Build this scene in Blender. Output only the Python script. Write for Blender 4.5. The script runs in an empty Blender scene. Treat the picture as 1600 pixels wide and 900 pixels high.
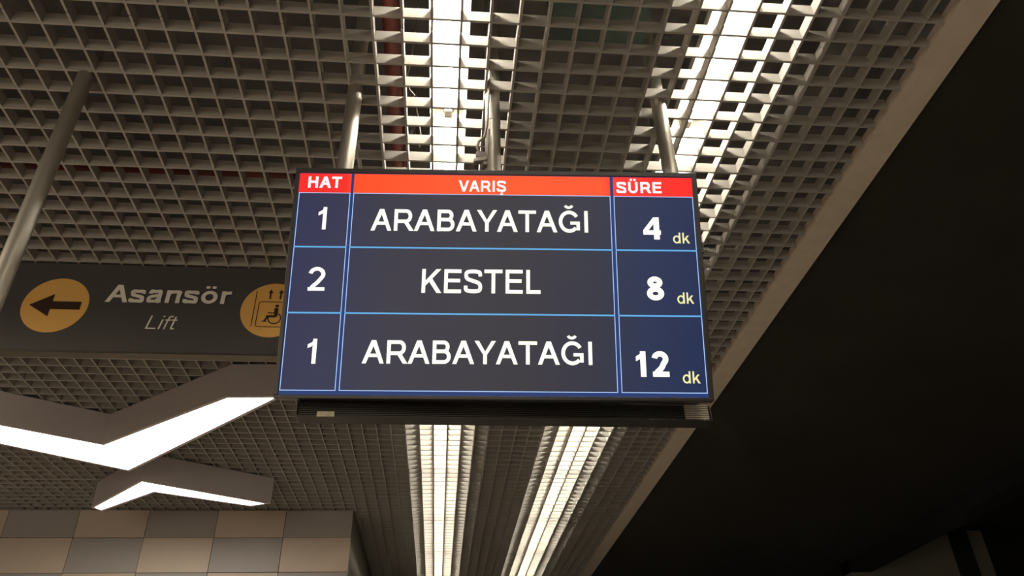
import bpy, math, random
from mathutils import Vector, Matrix

random.seed(7)
SC = bpy.context.scene
COL = SC.collection

# ------------------------------------------------------------------ camera
EYE = 1.6                                  # eye height above the platform
R_ = Vector((0.9962293839874206, -0.08350482503577791, -0.0235363267267559))
U_ = Vector((-0.02634008982094445, -0.5495964539683188, 0.8350149324734705))
F_ = Vector((0.08266325754692386, 0.8312464628383052, 0.5497236613704536))
cd = bpy.data.cameras.new('camera')
cam = bpy.data.objects.new('camera', cd)
COL.objects.link(cam)
cam.matrix_world = Matrix(((R_.x, U_.x, -F_.x, 0), (R_.y, U_.y, -F_.y, 0), (R_.z, U_.z, -F_.z, EYE), (0, 0, 0, 1)))
cd.sensor_width = 36.0
cd.lens = 1198.07 / 1600 * 36
cd.clip_start = 0.02
cd.clip_end = 200
SC.camera = cam

# ------------------------------------------------------------------ world, exposure, lamps and added fill outside the view
w = bpy.data.worlds.new('world')
SC.world = w
w.use_nodes = True
w.node_tree.nodes['Background'].inputs[0].default_value = (1.0, 0.86, 0.68, 1)
w.node_tree.nodes['Background'].inputs[1].default_value = 0.012
SC.view_settings.view_transform = 'Standard'
SC.view_settings.look = 'None'
SC.view_settings.gamma = 1.0
SC.view_settings.use_curve_mapping = False
SC.view_settings.exposure = 0.0
TUBE = 95.0          # fluorescent tubes
PANEL_GLOW = 13.0     # chevron light diffusers

def area_lamp(name, x, y, z, sx, sy, power, col=(1, .87, .70)):
    d = bpy.data.lights.new(name, 'AREA')
    d.shape = 'RECTANGLE'; d.size = sx; d.size_y = sy; d.energy = power; d.color = col
    o = bpy.data.objects.new(name, d); COL.objects.link(o); o.location = (x, y, z)
    return o
CZ = EYE + 2.1873    # underside of the open-cell ceiling
# the two strip rows run on unseen behind the viewer
area_lamp('strip_lamp_behind', -0.02, -4.5, CZ - .02, .15, 8, 60)
area_lamp('strip_lamp_behind', 0.985, -4.5, CZ - .02, .15, 8, 60)
area_lamp('added_fill_beside', -3.4, -.2, CZ - .25, .4, 3.6, 200)  # unseen fill added beside the viewer for ambient light on the grille
# unseen area light added behind the viewer to brighten upright faces
o = area_lamp('added_front_fill', -3.0, -7.5, 1.7, 6, 2.2, 130)
o.rotation_euler = (math.radians(90), 0, 0)

# ------------------------------------------------------------------ materials
def lin(r, g, b):
    f = lambda v: (v / 255 / 12.92) if v / 255 <= .04045 else ((v / 255 + .055) / 1.055) ** 2.4
    return (f(r), f(g), f(b))

def mat(name, color, rough=.6, metal=0, noise=0, nscale=8, bump=0, bscale=60, spec=.5):
    m = bpy.data.materials.new(name); m.use_nodes = True
    nt = m.node_tree; b = nt.nodes['Principled BSDF']
    b.inputs['Base Color'].default_value = (*color, 1)
    b.inputs['Roughness'].default_value = rough
    b.inputs['Metallic'].default_value = metal
    b.inputs['Specular IOR Level'].default_value = spec
    tc = nt.nodes.new('ShaderNodeTexCoord')
    if noise:
        n = nt.nodes.new('ShaderNodeTexNoise'); n.inputs['Scale'].default_value = nscale; n.inputs['Detail'].default_value = 5
        r = nt.nodes.new('ShaderNodeMapRange'); r.inputs['To Min'].default_value = 1 - noise; r.inputs['To Max'].default_value = 1 + noise
        mx = nt.nodes.new('ShaderNodeVectorMath'); mx.operation = 'SCALE'; mx.inputs[0].default_value = color
        nt.links.new(tc.outputs['Object'], n.inputs['Vector'])
        nt.links.new(n.outputs['Fac'], r.inputs['Value'])
        nt.links.new(r.outputs[0], mx.inputs['Scale'])
        nt.links.new(mx.outputs[0], b.inputs['Base Color'])
    if bump:
        n2 = nt.nodes.new('ShaderNodeTexNoise'); n2.inputs['Scale'].default_value = bscale; n2.inputs['Detail'].default_value = 6
        bp = nt.nodes.new('ShaderNodeBump'); bp.inputs['Strength'].default_value = bump; bp.inputs['Distance'].default_value = .01
        nt.links.new(tc.outputs['Object'], n2.inputs['Vector'])
        nt.links.new(n2.outputs['Fac'], bp.inputs['Height'])
        nt.links.new(bp.outputs[0], b.inputs['Normal'])
    return m

def glow(name, color, strength):
    m = bpy.data.materials.new(name); m.use_nodes = True
    b = m.node_tree.nodes['Principled BSDF']
    b.inputs['Base Color'].default_value = (.02, .02, .02, 1)
    b.inputs['Roughness'].default_value = .45
    b.inputs['Specular IOR Level'].default_value = .2
    b.inputs['Emission Color'].default_value = (*color, 1)
    b.inputs['Emission Strength'].default_value = strength
    return m

M = dict(
    blade=mat('cream_blade_paint', (.40, .373, .33), .55, noise=.10, nscale=5),
    soffit=mat('sooty_concrete', (.085, .073, .070), .95, noise=.5, nscale=3, bump=.4, bscale=20),
    duct=mat('dark_green_duct', (.038, .058, .047), .6, noise=.2),
    redpipe=mat('red_pipe_paint', (.16, .035, .022), .5, noise=.2),
    trim=mat('beige_edge_plaster', (.74, .63, .50), .85, noise=.12, nscale=14, bump=.15),
    track=mat('black_tunnel_paint', (.030, .026, .018), .95, noise=.35, nscale=2, bump=.3, bscale=12),
    beam=mat('black_beam_paint', (.010, .010, .008), .9, noise=.2),
    dimwall=mat('dim_far_plaster', (.22, .21, .16), .9, noise=.2, nscale=2),
    floor=mat('pale_granite_floor', (.38, .34, .30), .5, noise=.2, nscale=30),
    grout=mat('dark_grout', (.03, .026, .022), .9, noise=.2),
    tile_b=mat('beige_wall_tile', (.66, .54, .43), .45, noise=.06, nscale=4),
    tile_g=mat('grey_wall_tile', (.44, .40, .365), .45, noise=.08, nscale=4),
    endface=mat('grey_render', (.22, .20, .17), .7, noise=.2, nscale=5, bump=.1),
    tray=mat('white_enamel_tray', (.82, .80, .74), .35, noise=.03),
    holder=mat('ivory_lamp_holder', (.32, .28, .22), .4, noise=.05),
    pipe=mat('satin_grey_pipe', (.42, .39, .33), .42, metal=.7, noise=.08, nscale=10),
    house=mat('taupe_light_housing', (.62, .565, .56), .6, noise=.06, nscale=3),
    bezel=mat('black_bezel_plastic', (.022, .019, .018), .38, noise=.05),
    case=mat('black_case_steel', (.030, .027, .024), .42, metal=.3, noise=.1),
    rib=mat('anodised_dark_aluminium', (.13, .115, .095), .32, metal=.7, noise=.1),
    rib_lit=mat('lit_rib_metal', (.50, .44, .35), .45, metal=.3, noise=.1),  # rib metal with the light on the channel's right end put into its colour
    tag=mat('tarnished_label_plate', (.36, .31, .20), .5, noise=.35, nscale=60),
    sign=mat('charcoal_sign_panel', (.080, .074, .072), .45, noise=.08, nscale=3),
    disc=mat('amber_sign_film', (.88, .50, .13), .5, noise=.05, nscale=4),
    ink=mat('dark_brown_sign_film', (.045, .022, .012), .5, noise=.05),
    letter=mat('cream_sign_film', (.90, .87, .76), .5, noise=.04),
    cable=mat('grey_cable_sheath', (.34, .30, .25), .5, noise=.1),
    plug=mat('brown_plug_plastic', (.12, .09, .075), .4, noise=.1),
    plate=mat('beige_end_plate', (.20, .165, .11), .5, noise=.1),
    tube=glow('fluorescent_tube', (1, .95, .83), TUBE),
    diff=glow('white_diffuser', (1, .93, .82), PANEL_GLOW),
    s_red=glow('screen_red', lin(255, 48, 38), 1),
    s_line=glow('screen_pale_blue', lin(172, 206, 255), 1.1),
    s_cyan=glow('screen_cyan', lin(95, 175, 232), 1),
    s_blue=glow('screen_deep_blue', lin(24, 52, 110), 1),
    s_text=glow('screen_cream', lin(255, 255, 232), 1.25),
    s_small=glow('screen_yellow', lin(246, 240, 175), 1),
    s_white=glow('screen_white', lin(255, 236, 240), 1.1),
)

def screen_gradient(name, stops, noise=.0):
    """LCD cell colour running across the screen (uneven backlight)."""
    m = bpy.data.materials.new(name); m.use_nodes = True
    nt = m.node_tree; b = nt.nodes['Principled BSDF']
    b.inputs['Base Color'].default_value = (.012, .012, .014, 1); b.inputs['Roughness'].default_value = .45; b.inputs['Specular IOR Level'].default_value = .2
    tc = nt.nodes.new('ShaderNodeTexCoord'); sx = nt.nodes.new('ShaderNodeSeparateXYZ')
    mr = nt.nodes.new('ShaderNodeMapRange'); mr.inputs['From Min'].default_value = -.62; mr.inputs['From Max'].default_value = .62
    cr = nt.nodes.new('ShaderNodeValToRGB'); el = cr.color_ramp.elements
    el[0].position = stops[0][0]; el[0].color = (*lin(*stops[0][1]), 1)
    el[1].position = stops[-1][0]; el[1].color = (*lin(*stops[-1][1]), 1)
    for p, c in stops[1:-1]:
        e = el.new(p); e.color = (*lin(*c), 1)
    nt.links.new(tc.outputs['Object'], sx.inputs[0]); nt.links.new(sx.outputs['X'], mr.inputs['Value'])
    nt.links.new(mr.outputs[0], cr.inputs[0]); nt.links.new(cr.outputs[0], b.inputs['Emission Color'])
    b.inputs['Emission Strength'].default_value = 1
    return m
M['s_cell'] = screen_gradient('screen_navy', [(0, (44, 47, 80)), (.12, (48, 51, 78)), (.25, (54, 53, 66)), (.55, (53, 51, 59)), (.75, (46, 49, 66)), (.85, (34, 46, 80)), (1, (22, 40, 80))])
M['s_head'] = screen_gradient('screen_header_orange', [(0, (248, 36, 34)), (.13, (250, 42, 34)), (.15, (255, 78, 34)), (.5, (255, 88, 38)), (.76, (255, 84, 42)), (.8, (255, 50, 40)), (1, (255, 34, 28))])

# ------------------------------------------------------------------ mesh helpers
class MB:
    def __init__(s): s.v = []; s.f = []
    def face(s, pts):
        n = len(s.v); s.v += [tuple(p) for p in pts]; s.f.append(tuple(range(n, n + len(pts))))
    def box(s, x0, x1, y0, y1, z0, z1, fn=None):
        n = len(s.v)
        P = [(x0, y0, z0), (x1, y0, z0), (x1, y1, z0), (x0, y1, z0), (x0, y0, z1), (x1, y0, z1), (x1, y1, z1), (x0, y1, z1)]
        s.v += [tuple(fn(p)) if fn else p for p in P]
        for f in ((0, 3, 2, 1), (4, 5, 6, 7), (0, 1, 5, 4), (1, 2, 6, 5), (2, 3, 7, 6), (3, 0, 4, 7)):
            s.f.append(tuple(n + i for i in f))
    def prism(s, lo, hi):
        """lo, hi: matching rings of points."""
        n = len(s.v); k = len(lo); s.v += [tuple(p) for p in lo] + [tuple(p) for p in hi]
        s.f.append(tuple(n + i for i in reversed(range(k)))); s.f.append(tuple(n + k + i for i in range(k)))
        for i in range(k):
            j = (i + 1) % k; s.f.append((n + i, n + j, n + k + j, n + k + i))
    def tube(s, pts, r, seg=12, cap=True):
        rings = []
        pts = [Vector(p) for p in pts]
        for i, p in enumerate(pts):
            d = (pts[min(i + 1, len(pts) - 1)] - pts[max(i - 1, 0)]).normalized()
            up = Vector((0, 0, 1)) if abs(d.z) < .9 else Vector((1, 0, 0))
            a = d.cross(up).normalized(); b = d.cross(a)
            rr = r[i] if isinstance(r, (list, tuple)) else r
            n = len(s.v)
            for k in range(seg):
                t = 2 * math.pi * k / seg
                s.v.append(tuple(p + a * rr * math.cos(t) + b * rr * math.sin(t)))
            rings.append(n)
        for q in range(len(rings) - 1):
            for k in range(seg):
                k2 = (k + 1) % seg
                s.f.append((rings[q] + k, rings[q] + k2, rings[q + 1] + k2, rings[q + 1] + k))
        if cap:
            s.f.append(tuple(rings[0] + k for k in reversed(range(seg)))); s.f.append(tuple(rings[-1] + k for k in range(seg)))
    def build(s, name, m, parent=None, smooth=False, origin=(0, 0, 0), bevel=0):
        me = bpy.data.meshes.new(name)
        ox, oy, oz = origin
        me.from_pydata([(x - ox, y - oy, z - oz) for x, y, z in s.v], [], s.f)
        me.materials.append(m); me.update()
        o = bpy.data.objects.new(name, me); COL.objects.link(o)
        if smooth:
            for p in me.polygons: p.use_smooth = len(p.vertices) == 4
        if bevel:
            b = o.modifiers.new('edge', 'BEVEL'); b.width = bevel; b.segments = 2; b.limit_method = 'ANGLE'
        if parent:
            o.parent = parent
        o.location = origin
        if parent:                    # parents carry only a translation
            o.location = Vector(origin) - world_loc(parent)
        return o

def world_loc(o):
    l = Vector(o.location)
    while o.parent:
        o = o.parent; l += Vector(o.location)
    return l

def thing(name, label, cat, loc, group=None):
    o = bpy.data.objects.new(name, None); COL.objects.link(o); o.location = loc; o.empty_display_size = .1
    o['label'] = label; o['category'] = cat
    if group: o['group'] = group
    return o

def tag(o, label, cat, group=None):
    o['label'] = label; o['category'] = cat
    if group: o['group'] = group
    return o

def struct(o):
    o['kind'] = 'structure'; return o

# ------------------------------------------------------------------ lettering drawn with strokes (cap height 1)
def arc(cx, cy, rx, ry, a0, a1, n=14):
    return [(cx + rx * math.cos(math.radians(a0 + (a1 - a0) * i / n)), cy + ry * math.sin(math.radians(a0 + (a1 - a0) * i / n))) for i in range(n + 1)]

def smooth_path(P, k=5):
    out = []
    Q = [P[0]] + list(P) + [P[-1]]
    for i in range(1, len(Q) - 2):
        p0, p1, p2, p3 = Q[i - 1], Q[i], Q[i + 1], Q[i + 2]
        for j in range(k):
            t = j / k
            out.append(tuple(.5 * (2 * p1[c] + (p2[c] - p0[c]) * t + (2 * p0[c] - 5 * p1[c] + 4 * p2[c] - p3[c]) * t * t + (3 * p1[c] - p0[c] - 3 * p2[c] + p3[c]) * t ** 3) for c in (0, 1)))
    out.append(tuple(P[-1])); return out

def ribbon(P, w, closed=False):
    n = len(P); L = []; Rr = []
    for i in range(n):
        if closed: a, b = P[i - 1], P[(i + 1) % n]
        else: a, b = P[max(i - 1, 0)], P[min(i + 1, n - 1)]
        p = P[i]
        d1 = (p[0] - a[0], p[1] - a[1]); d2 = (b[0] - p[0], b[1] - p[1])
        l1 = math.hypot(*d1); l2 = math.hypot(*d2)
        if l1 < 1e-9: d1, l1 = d2, l2
        if l2 < 1e-9: d2, l2 = d1, l1
        n1 = (-d1[1] / l1, d1[0] / l1); n2 = (-d2[1] / l2, d2[0] / l2)
        m = (n1[0] + n2[0], n1[1] + n2[1]); ml = math.hypot(*m) or 1
        m = (m[0] / ml, m[1] / ml); c = max(.35, m[0] * n1[0] + m[1] * n1[1])
        h = w / 2 / c
        L.append((p[0] + m[0] * h, p[1] + m[1] * h)); Rr.append((p[0] - m[0] * h, p[1] - m[1] * h))
    out = []
    for i in range(n if closed else n - 1):
        j = (i + 1) % n
        out.append([L[i], Rr[i], Rr[j], L[j]])
    return out

def rect(x0, x1, y0, y1): return [(x0, y0), (x1, y0), (x1, y1), (x0, y1)]

def s_curve(W, hgt, w):
    h = w / 2; k = hgt
    P = [(W - h * 1.1, .71), (.84 * W, .875), (.5 * W, 1 - h / k), (.17 * W, .88), (h * 1.15, .73), (.20 * W, .60), (.5 * W, .515), (.81 * W, .42), (W - h, .27), (.83 * W, .115), (.49 * W, h / k), (.14 * W, .13), (h, .31)]
    return smooth_path([(x, y * k) for x, y in P])

def glyph(ch, w):
    """-> polygons, left bearing, width, right bearing"""
    h = w / 2; X = .73                                     # x-height
    mirror = lambda poly, W: [(W - x, y) for x, y in poly]
    if ch == 'A':
        W = .93; l = [(0, 0), (1.07 * w, 0), (W / 2 + .6 * w, 1), (W / 2 - .6 * w, 1)]
        return [l, mirror(l, W), rect(.22, .71, .27, .27 + w * .9)], 0, W, 0
    if ch == 'V':
        W = .92; l = [(0, 1), (1.1 * w, 1), (W / 2 + .57 * w, 0), (W / 2 - .57 * w, 0)]
        return [l, mirror(l, W)], 0, W, 0
    if ch == 'Y':
        W = .92; l = [(0, 1), (1.2 * w, 1), (W / 2 + h, .40), (W / 2 - h, .40)]
        return [l, mirror(l, W), rect(W / 2 - h, W / 2 + h, 0, .42)], 0, W, 0
    if ch == 'T':
        return [rect(0, .80, 1 - w * .95, 1), rect(.40 - h, .40 + h, 0, 1 - w * .9)], .03, .80, .03
    if ch == 'H':
        return [rect(0, w, 0, 1), rect(.79 - w, .79, 0, 1), rect(w, .79 - w, .52 - h + .01, .52 + h)], .11, .79, .11
    if ch == 'I': return [rect(0, w, 0, 1)], .12, w, .12
    if ch == 'L': return [rect(0, w, 0, 1), rect(w, .62, 0, w * .95)], .10, .62, .05
    if ch == 'E': return [rect(0, w, 0, 1), rect(w, .75, 0, w * .95), rect(w, .75, 1 - w * .95, 1), rect(w, .70, .525 - h * .9, .525 + h * .95)], .11, .75, .06
    if ch == 'K':
        return [rect(0, w, 0, 1), [(w * .9, .28), (w * .9, .28 + 1.35 * w), (.84 - 1.35 * w, 1), (.84, 1)], [(.30, .50), (.30 + .75 * w, .50 + .95 * w), (.87, 0), (.87 - 1.3 * w, 0)]], .11, .87, 0
    if ch == 'R':
        yb = .44; r = (1 - h - yb) / 2
        P = [(h, 1 - h)] + arc(.53, (1 - h + yb) / 2, .80 - h - .53, r, 90, -90) + [(h, yb)]
        return [rect(0, w, 0, 1)] + ribbon(P, w) + [[(.40, yb + .01), (.40 + 1.25 * w, yb + .01), (.90, 0), (.90 - 1.25 * w, 0)]], .11, .88, .02
    if ch == 'B':
        ym = .535; r1 = (1 - h - ym) / 2; r2 = (ym - h) / 2
        P = [(h, 1 - h)] + arc(.48, (1 - h + ym) / 2, .72 - h - .48, r1, 90, -90) + [(h, ym)]
        Q = [(h, ym)] + arc(.50, (h + ym) / 2, .78 - h - .50, r2, 90, -90) + [(h, h)]
        return [rect(0, w, 0, 1)] + ribbon(P, w) + ribbon(Q, w), .11, .78, .07
    if ch == 'Ğ':
        W = .95
        P = arc(W / 2, .5, W / 2 - h, .515 - h, 32, 318, 30)
        return ribbon(P, w) + [rect(.52, W, .50 - w * .85, .50), rect(W - w * .95, W, .10, .48)] + ribbon(arc(.46, 1.30, .17, .15, 200, 340, 10), w * .75), .07, W, .09
    if ch in 'SŞ':
        W = .80; out = ribbon(s_curve(W, 1.0, w), w)
        if ch == 'Ş':
            out += ribbon(smooth_path([(.42, 0), (.41, -.09), (.50, -.13), (.49, -.21), (.38, -.235), (.28, -.215)]), w * .5)
        return out, .06, W, .06
    if ch == 'Ü':
        W = .79; P = [(h, 1)] + arc(W / 2, .36, W / 2 - h, .375 - h, 180, 360, 18) + [(W - h, 1)]
        d = w * .95
        return ribbon(P, w) + [rect(.24 - d / 2, .24 + d / 2, 1.09, 1.09 + d * .9), rect(.55 - d / 2, .55 + d / 2, 1.09, 1.09 + d * .9)], .11, W, .11
    if ch == '1':
        return [rect(.50 - w, .50, 0, 1), [(.50 - w * .8, 1), (.50, 1), (.50 - w, .78), (.30, .70), (.30, .70 + w * .95)][::1], [(.30, .70), (.30, .70 + w * .95), (.12, .68 + w * .55), (.12, .68 - w * .35)]], 0, .50, .18
    if ch == '2':
        W = .66
        P = arc(.325, .70, .325 - h, .31 - h, 172, -38, 16)
        P = P + smooth_path([(P[-1][0] - .05, P[-1][1] - .07), (.36, .34), (.20, .18), (.15, w * .55)])
        return ribbon(P, w) + [rect(.02, W, 0, w * .95)], .05, W, .06
    if ch == '4':
        xs = .42
        return [rect(xs, xs + w, 0, 1), rect(0, .70, .21, .21 + w * .9), [(0, .21 + w * .9), (xs, 1), (xs + w * .5, 1), (xs + w * .2, .76), (w * .95, .21 + w * .9)]], .03, .70, .04
    if ch == '8':
        W = .66
        return ribbon(arc(W / 2, .755, .29 - h, .255 - h, 0, 345, 23), w, True) + ribbon(arc(W / 2, .285, .33 - h, .295 - h, 0, 345, 23), w, True), .05, W, .06
    if ch == 'd':
        W = .62
        return ribbon(arc(.31, X / 2, .31 - h, X / 2 - h + .01, 0, 345, 23), w, True) + [rect(W - w, W, 0, 1)], .05, W, .08
    if ch == 'k':
        return [rect(0, w, 0, 1), [(w * .9, .20), (w * .9, .20 + 1.3 * w), (.56 - 1.35 * w, X), (.56, X)], [(.22, .38), (.22 + .8 * w, .38 + .9 * w), (.60, 0), (.60 - 1.25 * w, 0)]], .08, .60, 0
    if ch == 's': return ribbon(s_curve(.62, X, w), w), .05, .62, .06
    if ch == 'a':
        W = .64
        return ribbon(smooth_path([(h + .03, .52), (.15, .66), (.32, X - h), (.50, .66), (W - h - .03, .52), (W - h - .03, .12), (W - h, 0)]), w) + ribbon(smooth_path([(W - w, .42), (.32, .39), (.13, .32), (h, .21), (.12, .08), (.27, h), (.44, .10), (W - w, .26)]), w * .92), .05, W, .06
    if ch == 'n':
        W = .62
        return [rect(0, w, 0, X)] + ribbon(smooth_path([(h, .42), (.16, .60), (.36, X - h), (.55, .62), (W - h, .44), (W - h, 0)]), w), .09, W, .09
    if ch == 'ö':
        W = .70; d = w * .95
        return ribbon(arc(W / 2, X / 2, W / 2 - h, X / 2 - h + .01, 0, 345, 23), w, True) + [rect(.22 - d / 2, .22 + d / 2, .86, .86 + d * .85), rect(.48 - d / 2, .48 + d / 2, .86, .86 + d * .85)], .06, W, .06
    if ch == 'r':
        return [rect(0, w, 0, X)] + ribbon(smooth_path([(h, .36), (.13, .58), (.26, X - h - .02), (.42, X - h)]), w), .09, .42, 0
    if ch == 'i': return [rect(0, w, 0, X), rect(0, w, 1 - w, 1)], .09, w, .09
    if ch == 'f':
        return ribbon(smooth_path([(.17, 0), (.17, .78), (.22, .93), (.40, 1 - h)]), w) + [rect(0, .36, X - w * .9, X)], .02, .38, .0
    if ch == 't':
        return ribbon(smooth_path([(.17, .94), (.17, .16), (.22, .05), (.37, h)]), w) + [rect(0, .34, X - w * .9, X)], .02, .38, .04
    raise KeyError(ch)

def lettering(text, w, x0, x1, base, cap, place, slant=0):
    """place(x, z) -> 3D point; the text fills x0..x1 with its baseline and cap line."""
    polys = []; x = 0; first = True; end = 0
    for ch in text:
        ps, lb, W, rb = glyph(ch, w)
        if not first: x += lb
        first = False
        for p in ps: polys.append([(x + a, b) for a, b in p])
        end = x + W; x += W + rb
    hgt = cap - base; mb = MB(); sx = (x1 - x0) / end
    for p in polys:
        q = [(x0 + a * sx + slant * b * hgt, base + b * hgt) for a, b in p]
        area = sum(q[i][0] * q[(i + 1) % len(q)][1] - q[(i + 1) % len(q)][0] * q[i][1] for i in range(len(q)))
        if area < 0: q = q[::-1]
        bump = Vector(place.out) * (2.5e-5 * len(mb.f))
        mb.face([Vector(place(a, b)) + bump for a, b in q])
    return mb

# ------------------------------------------------------------------ structure
X_L, X_R = -4.45, 1.685          # open-cell ceiling from wall side to platform edge
Y_0, Y_1 = 0.6, 12.0
BT = .0085                       # blade thickness
BH = .049                        # blade height
mb = MB(); mb.box(-8, 1.70, -8, 14, -.2, 0); struct(mb.build('floor', M['floor']))
ceil = bpy.data.objects.new('ceiling', None); COL.objects.link(ceil); ceil.location = (0, 0, CZ); struct(ceil)
mb = MB(); mb.box(-8, 1.84, -8, 14, CZ + .62, CZ + .82); mb.build('soffit_slab', M['soffit'], ceil)
# panels of 6 x 6 cells sit a hair askew against each other
jit = {}
def jitter(a, b):
    if (a, b) not in jit: jit[a, b] = (random.uniform(-.0009, .0009), random.uniform(-.0009, .0009), random.uniform(-.0008, .0008))
    return jit[a, b]
def bow(i):                      # slight real unevenness of the runners
    return 0.0022 * math.sin(i * .55 + 1) 
YJ = [Y_0 + .0 + 1.776 - 1.776 + k * .6 for k in range(20)]
YJ = [1.726 - 1.2 + k * .6 for k in range(19)]     # panel joints along the platform
XJ = [-4.4767 + k * .6 for k in range(12)]
for i in range(-36, 18):
    x = (i - .8175) * .1
    mb = MB(); pa = int((x - XJ[0]) // .6)
    for k in range(len(YJ) - 1):
        dx, dy, dz = jitter(pa, k)
        xx = x + dx + bow(i)
        mb.box(xx - BT / 2, xx + BT / 2, YJ[k] + .0015, YJ[k + 1] - .0015, CZ + dz, CZ + dz + BH)
    mb.build('blade', M['blade'], ceil, origin=(x, YJ[0], CZ))
for j in range(-12, 97):
    y = 1.6765 + j * .1
    if y < YJ[0] or y > YJ[-1]: continue
    mb = MB(); pb = int((y - YJ[0]) // .6)
    for k in range(len(XJ) - 1):
        a, b = max(XJ[k], X_L), min(XJ[k + 1], X_R)
        if b <= a: continue
        dx, dy, dz = jitter(k, pb)
        yy = y + dy
        mb.box(a + .0005, b - .0005, yy - BT / 2, yy + BT / 2, CZ + dz + .0003, CZ + dz + BH - .0006)
    mb.build('blade', M['blade'], ceil, origin=(X_L, y, CZ))
# edge band of the platform ceiling
mb = MB(); mb.box(1.69, 1.822, -8, 14, CZ - .003, CZ + .045); struct(mb.build('trim_1', M['trim']))
mb = MB(); mb.box(1.695, 1.822, -8, 14, CZ + .045, CZ + .62); struct(mb.build('wall_ceiling_void', M['soffit']))
# track side
mb = MB(); mb.box(1.822, 4.8, -8, 14, CZ + .02, CZ + .3); struct(mb.build('ceiling_track', M['track']))
mb = MB(); mb.box(4.8, 5.05, -8, 14, CZ - .118, CZ + .3); struct(mb.build('trim_2', M['beam']))
mb = MB(); mb.box(1.70, 9, -8, 14, -1.4, -1.2); struct(mb.build('floor_track', M['track']))
mb = MB(); mb.box(1.66, 1.70, -8, 14, -1.2, 0); struct(mb.build('wall_platform_edge', M['track']))
mb = MB(); mb.box(5.05, 9, -8, 14, CZ + .42, CZ + .5); struct(mb.build('ceiling_far', M['track']))
mb = MB(); mb.box(9, 9.2, -8, 14, -1.2, CZ + .5); struct(mb.build('wall_right', M['track']))
mb = MB(); mb.box(4.8, 6.15, 9.0, 9.2, -1.2, EYE + 2.574)
mb.box(6.37, 6.60, 9.0, 9.2, -1.2, EYE + 2.56); struct(mb.build('wall_far', M['dimwall']))
mb = MB(); mb.box(6.15, 6.37, 8.94, 9.2, -1.2, CZ + .42); struct(mb.build('trim_3', M['beam']))
mb = MB(); mb.box(4.8, 9, 8.96, 9.25, EYE + 2.574, CZ + .42); mb.box(6.60, 9, 9.1, 9.3, -1.2, CZ + .42); struct(mb.build('trim_4', M['beam']))
# platform end wall and back wall
mb = MB(); mb.box(-8, 1.69, 13.8, 14, 0, CZ); struct(mb.build('wall_back', M['grout']))
mb = MB(); mb.box(-8.2, -8, -8, 14, 0, CZ); struct(mb.build('wall_left', M['endface']))

# tiled block: front face at Y 7.055, corner at X -0.81
WY, WX = 7.055, -.81
blk = bpy.data.objects.new('wall_front', None); COL.objects.link(blk); blk.location = (WX, WY, 0); struct(blk)
mb = MB(); mb.box(-8, WX - .012, WY + .012, 13.8, 0, CZ - .002); mb.build('wall_core', M['grout'], blk)
zt = CZ - .004; cols = [WX - .002 - .597 * k for k in range(8)]
row_h = [.243, .297, .297, .297, .297, .297]
z = zt
for r, rh in enumerate(row_h):
    for k in range(6):
        x1 = cols[k]; x0 = cols[k + 1] + .004
        d = random.uniform(-.0015, .0015)
        t = MB(); t.box(x0, x1, WY + d, WY + .013, z - rh + .004, z)
        grey = (k + r) % 2 == 0
        o = t.build('tile', M['tile_g'] if grey else M['tile_b'], blk, origin=(x0, WY, z), bevel=.0012)
    z -= rh
t = MB(); t.box(-8, WX - .002, WY, WY + .013, 0, z); t.build('lower_facing', M['tile_b'], blk)
yy = WY + .002
for k in range(5):
    t = MB(); t.box(WX - .013, WX + .001, yy, yy + 1.197, 0, zt); t.build('side_panel', M['endface'], blk, bevel=.0012); yy += 1.2

# ------------------------------------------------------------------ services above the open-cell ceiling
mb = MB(); mb.tube([(-.248, -1, CZ + .30), (-.248, 2.82, CZ + .30)], .033, 14)
tag(mb.build('sprinkler_pipe', M['redpipe'], smooth=True), 'dull red pipe running lengthwise above the grille, left of the left strip lights', 'pipe')
mb = MB(); mb.tube([(-4.4, 2.865, CZ + .30), (-.19, 2.865, CZ + .30)], .042, 14)
tag(mb.build('sprinkler_pipe', M['redpipe'], smooth=True), 'dull red pipe running crosswise above the grille, left of the display', 'pipe')
mb = MB(); mb.box(.37, .74, .2, 1.96, CZ + .28, CZ + .46); 
for k in range(4): mb.box(.36, .745, .3 + k * .53, .33 + k * .53, CZ + .27, CZ + .47)
tag(mb.build('air_duct', M['duct']), 'dark green duct above the grille between the two strip light rows', 'duct')

# thin cable looping down beside the left strip light
P = smooth_path
pts = [(-.150, 1.99, CZ + .58), (-.165, 2.00, CZ + .16), (-.178, 2.02, CZ + .095), (-.168, 2.06, CZ + .075), (-.150, 2.11, CZ + .10), (-.158, 2.15, CZ + .15), (-.140, 2.22, CZ + .10), (-.128, 2.32, CZ + .08), (-.138, 2.42, CZ + .12), (-.17, 2.5, CZ + .3), (-.17, 2.52, CZ + .6)]
mb = MB(); mb.tube(pts, .0022, 6)
tag(mb.build('cable', M['cable'], smooth=True), 'thin pale cable hanging in loops just left of the left strip light', 'cable')

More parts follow.
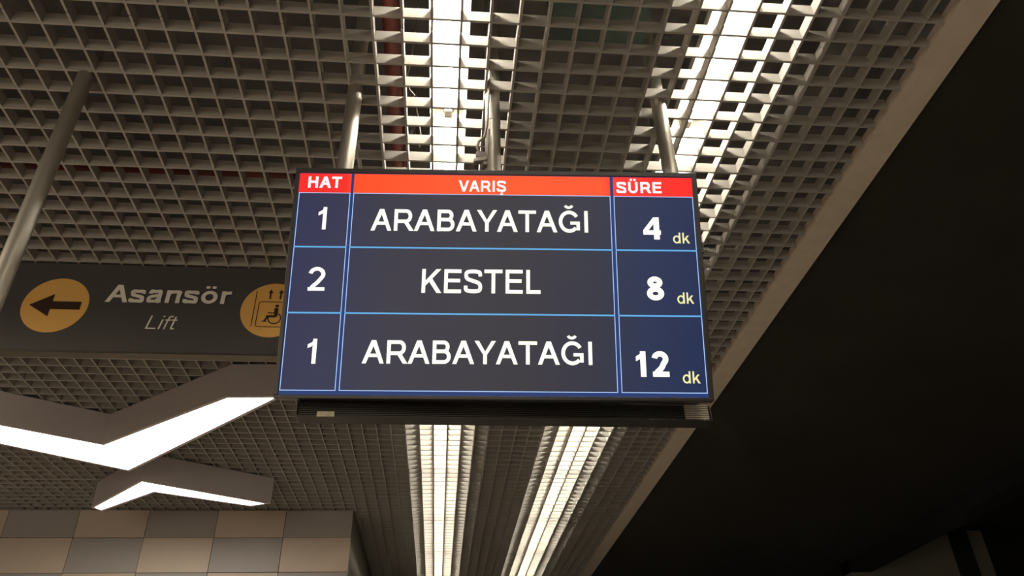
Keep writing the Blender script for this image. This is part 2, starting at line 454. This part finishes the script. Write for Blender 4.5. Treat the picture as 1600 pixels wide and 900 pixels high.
# ------------------------------------------------------------------ fluorescent strip lights
ORD = ['beyond the photo top edge', 'nearest, at the photo top edge', 'second from the photo top', 'third from the photo top', 'fourth from the photo top', 'fifth from the photo top', 'sixth from the photo top', 'farthest, at the photo bottom edge']
def strip_light(x, y0, label, proto):
    y1 = y0 + 1.25
    if proto:
        o = proto.copy(); COL.objects.link(o); o.location = (x, y0, CZ); o['label'] = label
        for ch in proto.children:
            c = ch.copy(); COL.objects.link(c); c.parent = o
        return o
    o = thing('strip_light', label, 'light', (x, y0, CZ), 'fluorescent strip lights above the open-cell ceiling')
    mb = MB()                                                   # shallow trough
    prof = [(-.072, .123), (-.058, .196), (.058, .196), (.072, .123), (.074, .123), (.060, .199), (-.060, .199), (-.074, .123)]
    mb.prism([(x + a, y0 + .036, CZ + b) for a, b in prof], [(x + a, y1 - .036, CZ + b) for a, b in prof])
    mb.build('tray', M['tray'], o)
    mb = MB(); mb.box(x - .03, x + .03, y0 + .02, y1 - .02, CZ + .199, CZ + .24); mb.build('ballast_box', M['tray'], o)
    mb = MB(); mb.tube([(x, y0 + .036, CZ + .160), (x, y1 - .036, CZ + .160)], .013, 12); mb.build('tube', M['tube'], o, smooth=True)
    for a, b in ((y0 + .003, y0 + .036), (y1 - .036, y1 - .003)):
        mb = MB(); mb.box(x - .017, x + .017, a, b, CZ + .143, CZ + .196); mb.build('lamp_holder', M['holder'], o, bevel=.004)
    for a, b in ((y0 + .002, y0 + .036), (y1 - .036, y1 - .002)):
        mb = MB(); mb.prism([(x + u, a, CZ + v) for u, v in prof], [(x + u, b, CZ + v) for u, v in prof]); mb.build('end_plate', M['plate'], o)
    for sx in (-.05, .05):
        mb = MB(); mb.tube([(x + sx, y0 + .3, CZ + .199), (x + sx, y0 + .3, CZ + .62)], .003, 6); mb.build('hanger_rod', M['cable'], o)
    return o
proto = None
for side, x in (('left', -.02), ('right', .985)):
    for k in range(8):
        y0 = 2.262 + (k - 2) * 1.25
        o = strip_light(x, y0, 'white fluorescent strip light in the %s row, %s' % (side, ORD[k]), proto)
        if proto is None: proto = o

# ------------------------------------------------------------------ chevron lights under the ceiling
def offset_poly(P, d):
    n = len(P); A = sum(P[i][0] * P[(i + 1) % n][1] - P[(i + 1) % n][0] * P[i][1] for i in range(n)); s = 1 if A > 0 else -1
    out = []
    for i in range(n):
        a, p, b = P[i - 1], P[i], P[(i + 1) % n]
        d1 = Vector((p[0] - a[0], p[1] - a[1])).normalized(); d2 = Vector((b[0] - p[0], b[1] - p[1])).normalized()
        n1 = Vector((d1.y, -d1.x)) * s; n2 = Vector((d2.y, -d2.x)) * s
        m = (n1 + n2).normalized(); c = max(.3, m.dot(n1))
        out.append((p[0] + m.x * d / c, p[1] + m.y * d / c))
    return out
DROP = .215
def chevron(poly, label, loc):
    o = thing('chevron_light', label, 'light', (loc[0], loc[1], CZ - DROP), None)
    zb = CZ - DROP
    out = offset_poly(poly, .022); inn = offset_poly(poly, .001)
    mb = MB(); n = len(poly)
    for i in range(n):            # side walls, rim and lid of the housing
        j = (i + 1) % n
        mb.face([(*out[i], zb), (*out[j], zb), (*out[j], CZ - .004), (*out[i], CZ - .004)])
        mb.face([(*out[i], zb), (*inn[i], zb), (*inn[j], zb), (*out[j], zb)])
        mb.face([(*inn[i], zb), (*inn[i], zb + .02), (*inn[j], zb + .02), (*inn[j], zb)])
    mb.face([(*p, CZ - .004) for p in out])
    mb.build('housing', M['house'], o)
    mb = MB(); mb.prism([(*p, zb + .002) for p in poly], [(*p, zb + .012) for p in poly]); mb.build('diffuser', M['diff'], o)
    return o
L1 = [(-3.42, 4.262), (-2.742, 4.678), (-2.233, 4.989), (-1.2735, 4.2325), (-.9975, 4.219), (-2.226, 5.4497), (-2.872, 4.967), (-3.60, 4.42)]
L2 = [(-2.756, 6.305), (-2.206, 5.696), (-1.4175, 6.195), (-1.537, 6.245), (-2.187, 5.911), (-2.730, 6.371)]
chevron(L1, 'large glowing V-shaped light in a taupe housing, left of the display', (-2.23, 5.2))
chevron(L2, 'small glowing bent light in a taupe housing above the tiled wall', (-2.2, 5.8))

# ------------------------------------------------------------------ lift direction sign
SY = 3.19
sg = thing('direction_sign', 'dark hanging sign reading Asansör and Lift with amber arrow disc', 'sign', (-1.4, SY, EYE + 1.703))
mb = MB(); mb.box(-2.62, -.22, SY, SY + .045, EYE + 1.703, CZ - .003); mb.build('panel', M['sign'], sg, bevel=.002)
mb = MB(); mb.box(-2.62, -.22, SY - .004, SY + .049, EYE + 1.698, EYE + 1.706); mb.build('bottom_rail', M['rib'], sg)
def S(d):
    f = lambda x, z: (x, SY - d, EYE + z)
    f.out = (0, -1, 0); return f
def disc(cx, cz, r, mm, d, name):
    mb = MB(); mb.face([S(d)(cx + r * math.cos(t * math.pi / 32), cz + r * math.sin(t * math.pi / 32)) for t in range(64)]); return mb.build(name, mm, sg)
c1, c2 = (-1.822, 1.947), (-.830, 1.947)
disc(*c1, .148, M['disc'], .0015, 'arrow_disc'); disc(*c2, .150, M['disc'], .0015, 'lift_disc')
mb = MB(); mb.face([S(.003)(*p) for p in [(-1.936, 1.944), (-1.838, 1.884), (-1.838, 1.9235), (-1.707, 1.9235), (-1.707, 1.9665), (-1.838, 1.9665), (-1.838, 2.006)]]); mb.build('arrow', M['ink'], sg)
def on_sign(strokes, polys, name):
    mb = MB()
    for pp in polys + [q for s_ in strokes for q in ribbon(*s_)]:
        q = [(c2[0] + a, c2[1] + b) for a, b in pp]
        if sum(q[i][0] * q[(i + 1) % len(q)][1] - q[(i + 1) % len(q)][0] * q[i][1] for i in range(len(q))) < 0: q = q[::-1]
        mb.face([S(.003 + 2.5e-5 * len(mb.f))(a, b) for a, b in q])
    return mb.build(name, M['ink'], sg)
def rr(x0, x1, z0, z1, r):
    return arc(x1 - r, z1 - r, r, r, 90, 0, 5) + arc(x1 - r, z0 + r, r, r, 0, -90, 5) + arc(x0 + r, z0 + r, r, r, -90, -180, 5) + arc(x0 + r, z1 - r, r, r, 180, 90, 5)
on_sign([([(-.088, .103), (-.088, -.093)], .0035), ([(.088, .103), (.088, -.093)], .0035), (rr(-.069, .069, -.094, .044, .012), .0035, True)], [], 'lift_car')
for ax in (-.0223, .0262):
    on_sign([], [[(ax - .012, .0935), (ax + .012, .0935), (ax, .116)], rect(ax - .004, ax + .004, .060, .094)], 'up_arrow')
wc = [arc(.0175, .0215, .0085, .0085, 0, 345, 15),
      [(.006, .006), (.012, .011), (.024, .009), (.027, .001), (.024, -.038), (.010, -.040), (.009, -.02)],
      rect(-.020, .012, -.0195, -.0145), [(-.023, -.030), (.015, -.030), (.015, -.042), (-.016, -.042)],
      [(-.024, -.030), (-.014, -.036), (-.026, -.062), (-.034, -.060)], rect(-.042, -.021, -.0665, -.0605)]
on_sign([(arc(.0135, -.047, .029, .029, -190, 62, 24), .0055)], wc, 'wheelchair_symbol')
lettering('Asansör', .18, -1.606, -1.033, 1.9695, 2.0675, S(.003)).build('lettering', M['letter'], sg)
lettering('Lift', .105, -1.392, -1.262, 1.828, 1.9005, S(.003), .20).build('lettering', M['letter'], sg)

# ------------------------------------------------------------------ arrival display
UA = Vector((0.9978, -0.0626, -0.0216)).normalized()
UB = Vector((0.0022, 0.2613, -0.9653)); UB = (UB - UA * UB.dot(UA)).normalized()
UN = UA.cross(UB); UN = UN if UN.y > 0 else -UN
TL = Vector((-.4765, 1.8155, EYE + 1.6239)); DW, DH = 1.2382, .7137
dloc = TL + UA * DW / 2 + UB * DH
dsp = thing('arrival_display', 'large lit black screen listing ARABAYATAĞI and KESTEL times, hung on three pipes', 'display', dloc)
def D(u, v, n=0): return tuple(TL + UA * u + UB * v + UN * n)
def dbox(mb, u0, u1, v0, v1, n0, n1): mb.box(u0, u1, n0, n1, v0, v1, lambda p: D(p[0], p[2], p[1]))
mb = MB(); dbox(mb, .004, DW - .004, .004, DH - .004, .012, .062); mb.build('back_shell', M['bezel'], dsp, bevel=.002)
for nm, r in (('frame_rail', (0, DW, 0, .0155)), ('frame_rail', (0, DW, .7035, DH)), ('frame_rail', (0, .0125, .0155, .7035)), ('frame_rail', (DW - .0145, DW, .0155, .7035))):
    mb = MB(); dbox(mb, *r, 0, .03); mb.build(nm, M['bezel'], dsp, bevel=.0015)
class Scr(MB): pass
# the screen's own object space: x from its centre, so build it with an origin in the middle
SO = Vector(D(DW / 2, DH / 2, .003))
def sbuild(mb, name, m, parent):
    o = MB.build(mb, name, m, parent, origin=tuple(SO)); return o
def quad(mb, u0, u1, v0, v1, n): mb.face([D(u0, v1, n), D(u1, v1, n), D(u1, v0, n), D(u0, v0, n)])
mb = MB(); quad(mb, .012, DW - .012, .015, .704, .004); scr = sbuild(mb, 'screen', M['s_blue'], dsp)
cells_u = [(.0150, .1712), (.1807, .9673), (.9773, 1.2218)]
rows_v = [(.0830, .2580), (.2605, .4625), (.4655, .6905)]
for u0, u1 in cells_u:
    for v0, v1 in rows_v:
        mb = MB(); quad(mb, u0, u1, v0, v1, .0035); sbuild(mb, 'table_cell', M['s_cell'], scr)
for u0, u1 in ((.0130, .1712), (.1797, .9673), (.9773, 1.2228)):
    mb = MB(); quad(mb, u0, u1, .0170, .0815, .0035); sbuild(mb, 'header_cell', M['s_head'], scr)
lw = .0021
for u0, u1 in cells_u:
    mb = MB()
    quad(mb, u0, u0 + lw, .083, .6915, .003); quad(mb, u1 - lw, u1, .083, .6915, .003)
    quad(mb, u0, u1, .0815, .0835, .003); quad(mb, u0, u1, .6893, .6915, .003)
    sbuild(mb, 'cell_border', M['s_line'], scr)
    for v in (.2592, .4640):
        mb = MB(); quad(mb, u0, u1, v - .0024, v + .0024, .0028); sbuild(mb, 'row_line', M['s_cyan'], scr)
def word(t, wgt, u0, u1, vb, vc, m, name='lettering'):
    f = lambda a, b: D(a, -b, .002)
    f.out = tuple(-UN)
    mb = lettering(t, wgt, u0, u1, -vb, -vc, f); sbuild(mb, name, m, scr)
word('HAT', .215, .0403, .1430, .0663, .0278, M['s_white'])
word('VARIŞ', .195, .5009, .6464, .0730, .0352, M['s_white'])
word('SÜRE', .215, .9873, 1.1263, .0722, .0340, M['s_white'])
word('1', .17, .0726, .1051, .2034, .1303, M['s_text'])
word('2', .155, .0667, .1170, .3972, .3241, M['s_text'])
word('1', .17, .0749, .1090, .6146, .5419, M['s_text'])
word('ARABAYATAĞI', .160, .2398, .8955, .2052, .1345, M['s_text'])
word('KESTEL', .160, .4004, .7499, .4006, .3264, M['s_text'])
word('ARABAYATAĞI', .160, .2397, .8965, .6125, .5442, M['s_text'])
word('4', .225, 1.0631, 1.1164, .2240, .1514, M['s_text'])
word('8', .215, 1.0638, 1.1148, .4165, .3432, M['s_text'])
word('12', .215, 1.0131, 1.1161, .6448, .5704, M['s_text'])
word('dk', .135, 1.1518, 1.2028, .2359, .2012, M['s_small'])
word('dk', .135, 1.1527, 1.2020, .4262, .3912, M['s_small'])
word('dk', .135, 1.1531, 1.2035, .6631, .6278, M['s_small'])
# cabinet and ribbed channel behind and under the screen
def side_ring(x, pts): 
    yaw = (x + .413) / 1.19 * -.0
    return [(x, y + yaw, EYE + z) for y, z in pts]
prof = [(2.075, .955), (2.082, .915), (2.19, .965), (2.19, 1.46), (1.975, 1.46), (1.975, 1.40)]
mb = MB(); mb.prism(side_ring(-.405, prof), side_ring(.765, prof)); mb.build('rear_cabinet', M['case'], dsp)
mb = MB(); mb.box(-.413, .777, 2.037, 2.080, EYE + .899, EYE + .950); mb.build('channel', M['case'], dsp, bevel=.001)
mb = MB(); mb.box(-.415, .779, 2.029, 2.085, EYE + .895, EYE + .899); mb.build('bottom_lip', M['case'], dsp, bevel=.0015)
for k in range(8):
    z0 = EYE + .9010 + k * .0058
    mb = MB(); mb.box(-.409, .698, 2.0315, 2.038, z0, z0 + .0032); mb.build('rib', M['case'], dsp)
    mb = MB(); mb.box(.702, .773, 2.031, 2.038, z0, z0 + .0032); mb.build('lit_rib', M['rib_lit'], dsp)  # same ribs, their lit right end painted in as paler metal
for x in (-.4165, .777):
    mb = MB(); mb.box(x, x + .0025, 2.027, 2.085, EYE + .895, EYE + .942); mb.build('end_cap', M['rib'], dsp)
mb = MB(); mb.box(-.358, -.309, 2.025, 2.0285, EYE + .892, EYE + .908); mb.build('label_plate', M['tag'], dsp, bevel=.001)['label'] = 'small tarnished beige plate'
mb = MB(); mb.box(-.40, .83, 1.965, 2.04, EYE + 1.46, EYE + 1.50); mb.build('mounting_rail', M['case'], dsp)
def pole(x, z0, par, joint=None):
    mb = MB(); mb.tube([(x, 2.0, EYE + z0), (x, 2.0, CZ + .62)], .0275, 24, False); mb.build('pipe', M['pipe'], par, smooth=True)
    if joint:
        mb = MB(); mb.tube([(x, 2.0, EYE + joint - .003), (x, 2.0, EYE + joint + .003)], .0288, 24); mb.build('joint_ring', M['pipe'], par)
pole(-.362, 1.50, dsp); pole(.145, 1.50, dsp, 2.04); pole(.779, 1.50, dsp)
# left hanging pipe
hp = thing('hanging_pipe', 'satin grey ceiling pipe standing alone at the left edge, before the sign', 'pipe', (-1.318, 2.0, CZ))
pole(-1.318, .95, hp)
mb = MB(); mb.tube([(-1.318, 2.0, EYE + .94), (-1.318, 2.0, EYE + .952)], .030, 24); mb.build('end_cap', M['rib'], hp)
# cable with plug beside the middle pipe
cb = thing('cable_plug', 'grey cable ending in a small brown plug beside the middle pipe', 'cable', (.10, 1.95, EYE + 1.8))
mb = MB(); mb.tube([(.140, 1.965, CZ + .3), (.128, 1.962, EYE + 2.12), (.122, 1.960, EYE + 1.99), (.112, 1.957, EYE + 1.925), (.092, 1.952, EYE + 1.900), (.086, 1.950, EYE + 1.868), (.096, 1.950, EYE + 1.838)], .0048, 8); mb.build('cord', M['cable'], cb, smooth=True)
mb = MB(); mb.tube([(.128, 1.962, EYE + 1.97), (.122, 1.955, EYE + 1.84), (.116, 1.95, EYE + 1.80)], .0042, 8); mb.build('cord', M['cable'], cb, smooth=True)
mb = MB(); mb.box(.082, .118, 1.940, 1.962, EYE + 1.815, EYE + 1.842); mb.build('plug_body', M['plug'], cb, bevel=.003)
mb = MB(); mb.box(.074, .121, 1.934, 1.956, EYE + 1.795, EYE + 1.812, lambda p: (p[0], p[1], p[2] + (p[0] - .098) * .25)); mb.build('plug_collar', M['cable'], cb, bevel=.003)
mb = MB(); mb.tube([(.113, 1.934, EYE + 1.785), (.113, 1.956, EYE + 1.785)], .008, 12); mb.build('plug_screw', M['plug'], cb)
